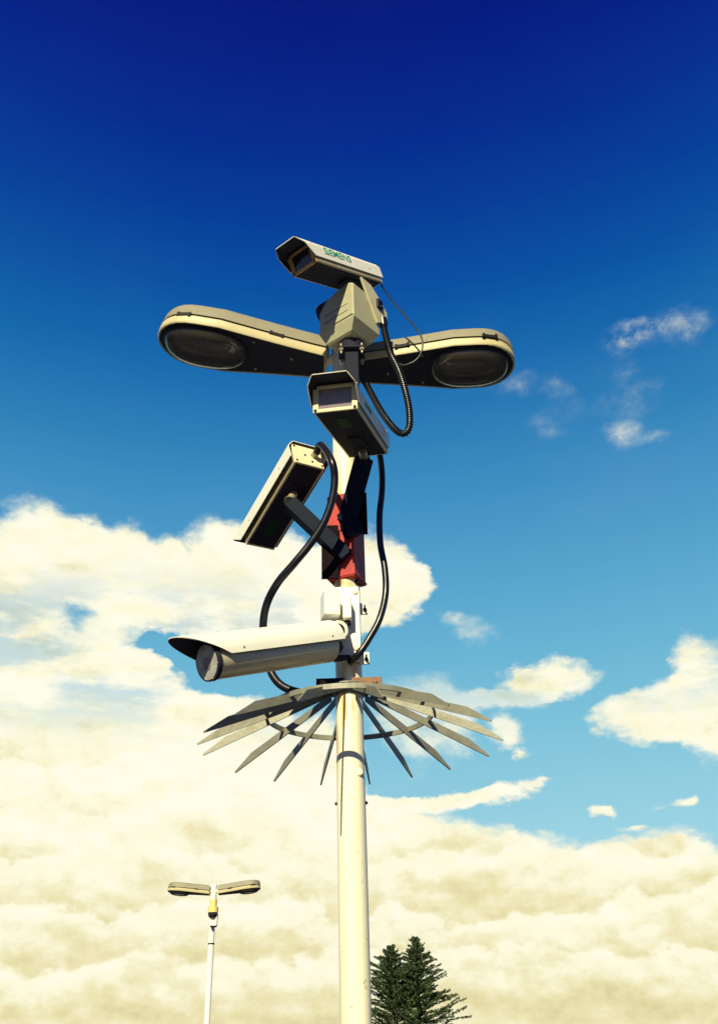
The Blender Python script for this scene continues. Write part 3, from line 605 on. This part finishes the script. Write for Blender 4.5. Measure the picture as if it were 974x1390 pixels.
# camera 4: round housing
def round_camera():
    b, f = at(446, 877, 3.25), at(283, 899, 2.90)
    d = (f-b).normalized(); L = (f-b).length; x = d.cross(Vector((0, 0, 1))).normalized(); z = x.cross(d)
    m4 = Matrix((x, d, z)).transposed().to_4x4(); m4.translation = b
    root = empty('security_camera', None, m4); inv = m4.inverted()
    r = .061
    bm = BM(); tube(bm, [(0, .0, 0), (0, .006, 0), (0, L-.004, 0), (0, L, 0)], r, 48, radii=[r-.004, r, r, r-.003]); hs = obj('housing', bm, M['fin'], root, True)
    bm = BM(); tube(bm, [(0, L-.012, 0), (0, L+.006, 0)], r+.003, 48)
    rg = obj('front_ring', bm, M['housing'], root, True)
    bm = BM(); tube(bm, [(0, L+.0055, 0), (0, L+.008, 0)], r-.003, 40); obj('window', bm, M['pale_lens'], rg, True)
    bm = BM(); tube(bm, [(0, L+.0082, -.004), (0, L+.0095, -.004)], .022, 28); obj('lens', bm, M['cam_window'], rg, True)
    for k in range(6):
        a = k*math.pi/3+.3; bm = BM(); disc(bm, ((r-.0015)*math.cos(a), L+.006, (r-.0015)*math.sin(a)), (0, 1, 0), .003, .003, 8); obj('screw', bm, M['steel'], rg)
    # sunshield: half pipe with straight skirts, raked front
    R_ = r+.015; N = 22; prof = []
    for k in range(N+1):
        a = math.pi*k/N; prof.append((-R_*math.cos(a), .022+R_*math.sin(a)*.98, (-math.cos(a), math.sin(a))))
    prof = [(-R_, .004, (-1, 0))]+prof+[(R_, .004, (1, 0))]
    bm = BM(); zt = .022+R_*.98
    def front(z_): t = max(0, min(1, (z_-.004)/(zt-.004))); return L-.045+.175*(t**1.1)
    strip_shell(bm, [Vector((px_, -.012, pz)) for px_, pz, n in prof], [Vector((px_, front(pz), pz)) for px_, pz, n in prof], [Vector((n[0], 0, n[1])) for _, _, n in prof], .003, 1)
    sh = obj('sunshield', bm, [M['white'], M['hood_shade']], root, True)
    # end cap with the round hole
    bm = BM(); prism(bm, None, [[Vector((px_*.985, -.012, pz)) for px_, pz, n in prof], [Vector((px_*.985, -.022, pz*.98)) for px_, pz, n in prof]]); ec = obj('end_cap', bm, M['white'], root, True)
    k0, k1 = inv @ at(461, 856, 3.325), inv @ at(459, 855, 3.225)
    bm = BM(); tube(bm, [k0, k1], .036, 36); kn = obj('knuckle', bm, M['white'], root, True)
    kd = (k1-k0).normalized(); bm = BM(); tube(bm, [k1+kd*.0005, k1+kd*.004], .024, 32); obj('knuckle_cap', bm, M['glassdark'], kn, True)
    for yy in (.04, L-.10): bm = BM(); disc(bm, (-R_, yy, .020), (-1, 0, 0), .004, .002, 10); obj('rivet', bm, M['steel'], sh)
    bm = BM(); tube(bm, [(0, .0005, 0), (0, -.035, -.005), (0, -.05, -.02)], .03, 24, radii=[.048, .035, .02]); obj('rear_joint', bm, M['housing'], root, True)
    # wall plate and knuckle on the pole, in world axes
    def wbox(name, c0, c1, m, bev=.002, par=root, rot=None):
        bm = BM(); cx = (Vector(c0)+Vector(c1))/2; h = (Vector(c1)-Vector(c0))/2
        mt = Matrix.Translation(cx)
        if rot: mt = mt @ Matrix.Rotation(rad(rot), 4, 'Z')
        box(bm, -h.x, h.x, -h.y, h.y, -h.z, h.z, bev, inv @ mt); return obj(name, bm, m, par)
    ptop, pbot = at(478, 797, 3.335).z, at(478, 898, 3.335).z
    xr = at(488, 850, 3.335).x; xl = at(452, 850, 3.335).x
    pl = wbox('mounting_plate', (xl, 3.330, pbot), (xr, 3.342, ptop), M['cream'])
    wbox('plate_flange', (xr-.004, 3.331, pbot), (xr+.001, 3.41, ptop-.02), M['cream'], 0, pl)
    for px_, py_ in ((482, 804), (483, 880)): bm = BM(); q = at(px_, py_, 3.330); disc(bm, inv @ q, (inv.to_3x3() @ Vector((0, -1, 0))), .010, .005, 16); obj('bolt', bm, M['steel'], pl, True)
    for py_ in (826, 893):
        q = at(496, py_, 3.40); e = wbox('clamp_ear', (xr+.004, 3.385, q.z-.030), (xr+.034, 3.395, q.z+.018), M['cream'], .001, pl)
        bm = BM(); tube(bm, [inv @ Vector((xr+.022, 3.34, q.z-.012)), inv @ Vector((xr+.022, 3.40, q.z-.012))], .004, 8); tube(bm, [inv @ Vector((xr+.022, 3.375, q.z-.012)), inv @ Vector((xr+.022, 3.3848, q.z-.012))], .008, 6); obj('bolt', bm, M['housing'], e)
    z0, z1 = at(448, 840, 3.29).z, at(448, 806, 3.29).z; x0, x1 = at(437, 825, 3.28).x, at(459, 825, 3.28).x
    wbox('joint_box', (x0, 3.245, z0), (x1, 3.329, z1), M['white'], .004, root, 14)
    z0, z1 = at(470, 842, 3.29).z, at(470, 812, 3.29).z; x0, x1 = at(465, 825, 3.28).x, at(477, 825, 3.28).x
    wbox('pivot_block', (x0, 3.265, z0), (x1, 3.329, z1), M['white'], .006)
    bm = BM(); q = at(471, 848, 3.30); tube(bm, [inv @ q, inv @ (q+Vector((0, 0, .02)))], .014, 16); disc(bm, inv @ (q-Vector((0, 0, .001))), inv.to_3x3() @ Vector((0, 0, -1)), .008, .012, 6); obj('pivot_bolt', bm, M['housing'], root, True)
    # cradle from plate to the underside of the housing
    bm = BM(); bar(bm, inv @ at(472, 893, 3.322), inv @ at(438, 894, 3.235), .05, .012, bevel=.002); obj('cradle', bm, M['housing'], root)
    tag(root, 'lowest security camera, a round cream housing pointing left under a raked sunshield', 'security camera', 'security cameras on the near pole')
round_camera()

# ------------------------------------------------------------------ anti-climb guard
def guard():
    za, zr = at(472, 929, 3.4).z, at(473, 969, 3.4).z; Rr, Rt = .318, .563
    root = empty('anti_climb_guard', (PX, PY, zr))
    slope = (za-zr)/Rr; hA = za-zr
    bm = BM(); n = 72; hh = .0095; th = .0035
    rings = []
    for k in range(n):
        a = 2*math.pi*k/n; rings.append([bm.verts.new(((Rr+dr)*math.cos(a), (Rr+dr)*math.sin(a), dz)) for dr, dz in ((-th, -hh), (th, -hh), (th, hh), (-th, hh))])
    for k in range(n):
        A, B = rings[k], rings[(k+1) % n]
        for j in range(4): bm.faces.new((A[j], A[(j+1) % 4], B[(j+1) % 4], B[j]))
    obj('hoop', bm, M['galv'], root)
    # tip bearings as seen: degrees from straight away (the far side), positive to the right
    rr = random.Random(2)
    for a in (-14, 7, 26.5, 46, 71, 93, 119, 143, 168, -164, -139, -114, -99, -84, -56, -35):
        ar = rad(a); d = Vector((math.sin(ar), math.cos(ar), 0)); s = Vector((d.y, -d.x, 0)); bm = BM()
        hb, r0, r1 = .0145, .085, Rt+rr.uniform(-.008, .008)
        def zl(r_): return hA - slope*r_ - .075*max(0.0, r_-Rr)
        zo = -.004
        prof = [(r0, zl(r0)+hb+zo), (r1-.085, zl(r1-.085)+hb+zo), (r1, zl(r1)-hb+zo+.004), (r1-.004, zl(r1)-hb+zo), (r0, zl(r0)-hb+zo)]
        prism(bm, None, [[d*r_+s*.0028+Vector((0, 0, z_)) for r_, z_ in prof], [d*r_-s*.0028+Vector((0, 0, z_)) for r_, z_ in prof]])
        obj('spike', bm, M['galv'], root)
    bm = BM(); tube(bm, [(0, 0, hA-.055), (0, 0, hA+.0)], PR+.034, 40); 
    bm.free(); bm = BM()
    # hub: clamp band round the pole with the inner ends of the spikes on a flat ring
    tube(bm, [(0, 0, hA-.050), (0, 0, hA-.006)], PR+.006, 40); obj('clamp_band', bm, M['galv'], root, True)
    bm = BM(); n = 40
    for k in range(n):
        a0, a1 = 2*math.pi*k/n, 2*math.pi*(k+1)/n
        q = [Vector((r_*math.cos(a), r_*math.sin(a), z_)) for a in (a0, a1) for r_, z_ in ((PR+.005, hA-.012), (.100, hA-.020), (.100, hA-.024), (PR+.005, hA-.016))]
        v = [bm.verts.new(p_) for p_ in q]
        for j in range(4): bm.faces.new((v[j], v[(j+1) % 4], v[4+(j+1) % 4], v[4+j]))
    obj('hub_ring', bm, M['galv'], root)
    zc = at(473, 927, 3.33).z-zr
    for s, x1, m in ((-1, at(429, 927, 3.32).x-PX, M['arm']), (1, at(518, 927, 3.32).x-PX, M['brown'])):
        bm = BM(); xs = sorted((s*.012, x1)); box(bm, xs[0], xs[1], -.085, -PR-.0005, zc-.016, zc+.016, .002)
        pl = obj('clamp_plate', bm, m, root)
        bm = BM(); hexbolt(bm, (x1*.8, -.085, zc-.004), (0, -1, 0), .009, .007); obj('bolt', bm, M['brown'], pl)
    tag(root, 'umbrella-like ring of pointed steel spikes around the near pole', 'anti-climb guard')
guard()

# ------------------------------------------------------------------ cables
def cable(name, px, r, label, ribbed=False, m=None, k=10):
    pts = [at(a, b, Y) if Y > 0 else Vector((a, b, -Y)) for a, b, Y in px]; sp = spline(pts, k)
    o0 = sp[0].copy(); sp = [p_-o0 for p_ in sp]; bm = BM()
    if ribbed:
        # resample to about 2 mm and alternate the radius
        d = [0]
        for a, b in zip(sp, sp[1:]): d.append(d[-1]+(b-a).length)
        n = int(d[-1]/.0028); out = []; j = 0
        for i in range(n+1):
            s_ = d[-1]*i/n
            while j < len(d)-2 and d[j+1] < s_: j += 1
            t = (s_-d[j])/max(1e-9, d[j+1]-d[j]); out.append(sp[j].lerp(sp[j+1], t))
        tube(bm, out, r, 14, radii=[r*(1.0 if (i//2) % 2 else .80) for i in range(n+1)])
    else: tube(bm, sp, r, 16)
    o = obj(name, bm, m or M['black'], None, True, loc=o0); tag(o, label, 'cable'); return o
gl = Vector((-.045, 3.17, 4.157)) + Matrix.Rotation(rad(141), 3, 'Z') @ Vector((-.10, -.045, .030))
cable('conduit', [(520, 440, 3.19), (523, 455, 3.17), (530, 480, 3.15), (541, 503, 3.15), (549, 528, 3.15), (555, 556, 3.16), (555, 580, 3.17), (547, 589, 3.18), (534, 581, 3.20), (518, 560, 3.22), (504, 535, 3.25), (494, 517, 3.28), (484, 509, 3.31), (472, 512, 3.34)], .0155,
      'ribbed black conduit looping in a U right of the second camera', True)
cable('thin_cable', [(515, 384, 3.24), (524, 397, 3.22), (541, 419, 3.20), (560, 440, 3.18), (571, 456, 3.17), (573, 472, 3.17), (567, 486, 3.18), (555, 494, 3.19), (544, 495, 3.20), (533, 486, 3.21), (524, 470, 3.21)], .0042,
      'thin black wire curving from the back of the topmost camera across the right lamp head')
gp = C3 @ Vector((.030, -.030, .0614)); gq = C3 @ Vector((.030, -.075, .0614))
cable('thick_cable', [(gp.x, gp.y, -gp.z), (gq.x, gq.y, -gq.z), (450, 626, 3.10), (454, 650, 3.12), (450, 680, 3.14), (439, 710, 3.16), (421, 738, 3.18), (399, 765, 3.20), (377, 791, 3.24), (362, 820, 3.30), (357, 852, 3.34), (361, 890, 3.36), (372, 920, 3.36), (392, 936, 3.36), (425, 942, 3.36), (450, 940, 3.36)], .0155,
      'thick black cable sweeping from the rear-facing camera down behind the lowest camera', k=12)
c2b = C2 @ Vector((-.03, -.0, .05))
cable('thick_cable', [(c2b.x, c2b.y, -c2b.z), (514, 612, 3.30), (518, 640, 3.31), (518, 668, 3.31), (515, 700, 3.31), (516, 738, 3.31), (522, 772, 3.31), (523, 806, 3.31), (515, 840, 3.30), (500, 868, 3.30), (487, 887, 3.30), (474, 900, 3.33)], .0132,
      'thick black cable hanging right of the red clamp from the second camera to the pole', k=12)

# ------------------------------------------------------------------ background lamps
def far_lamp(px, py_top, Y, label, gear=True, scale=1.0):
    b = at(px, py_top, Y); root = empty('street_lamp', (b.x, Y, 0)); zt = b.z
    bm = BM(); tube(bm, [(0, 0, 0), (0, 0, .9), (0, 0, .97), (0, 0, zt)], .05, 24, radii=[.08, .08, .052, .05]); obj('pole', bm, M['white'], root, True)
    bm = BM(); tube(bm, [(0, 0, zt*.0+at(px, 1281, Y).z-.01), (0, 0, at(px, 1281, Y).z+.01)], .058, 24); 
    if gear: obj('band', bm, M['arm'], root, True)
    else: bm.free()
    for s in (-1, 1):
        bm = BM(); tube(bm, [(0, 0, zt-.12), (s*.09, 0, zt-.105)], .025, 12); obj('spigot', bm, M['white'], root, True)
        lamp_head(root, pose(-90*s, 5.5, -5*s, s*.08, 0, zt-.165), L=.77, Wd=.30, H=.14)
    tag(root, label, 'street lamp', 'twin-headed street lamps')
    if gear:
        pxm = Y*.9/FPX
        z1, z0 = at(px, 1221, Y).z, at(px, 1235, Y).z
        bm = BM(); tube(bm, [(0, 0, z0), (0, 0, z1)], .064, 24); obj('yellow_sleeve', bm, M['yellow'], root, True)
        c = at(289, 1240, Y-.16)
        d = empty('dome_camera', (c.x, Y-.16, c.z)); bm = BM(); bmesh.ops.create_uvsphere(bm, u_segments=24, v_segments=14, radius=.088); obj('dome', bm, M['glassdark'], d, True)
        bm = BM(); tube(bm, [(0, 0, .015), (0, 0, .10), (0, 0, .12)], .09, 24, radii=[.092, .092, .05]); bar(bm, (0, 0, .07), (0.02, .13, .07), .04, .04); obj('dome_cover', bm, M['yellow'], d, True)
        tag(d, 'small dark dome camera under the yellow sleeve of the distant street lamp', 'security camera')
        c = at(290, 1252, Y-.10); e = empty('equipment_box', (c.x, Y-.10, c.z)); bm = BM(); box(bm, -.065, .065, -.06, .045, -.06, .05, .01); obj('casing', bm, M['cream'], e)
        bm = BM(); box(bm, -.055, .055, -.045, .035, -.078, -.0605, .004); obj('dark_base', bm, M['housing'], e).name = 'base'  # darker block under the casing
        tag(e, 'small cream box fixed below the dome camera on the distant pole', 'equipment box')
        bm = BM(); sp = spline([Vector((.05, -.16, -.0)), Vector((.10, -.12, -.06)), Vector((.105, -.1, -.14)), Vector((.06, -.1, -.24))], 6); tube(bm, sp, .006, 8)
        o = obj('thin_cable', bm, M['black'], None, True, loc=(at(289, 1240, Y).x, Y, at(289, 1236, Y).z)); tag(o, 'fine dark wire looping beside the distant dome camera', 'cable')
    return root
far_lamp(291, 1201, 18.0, 'small distant twin-headed street lamp on a white pole with a yellow sleeve')
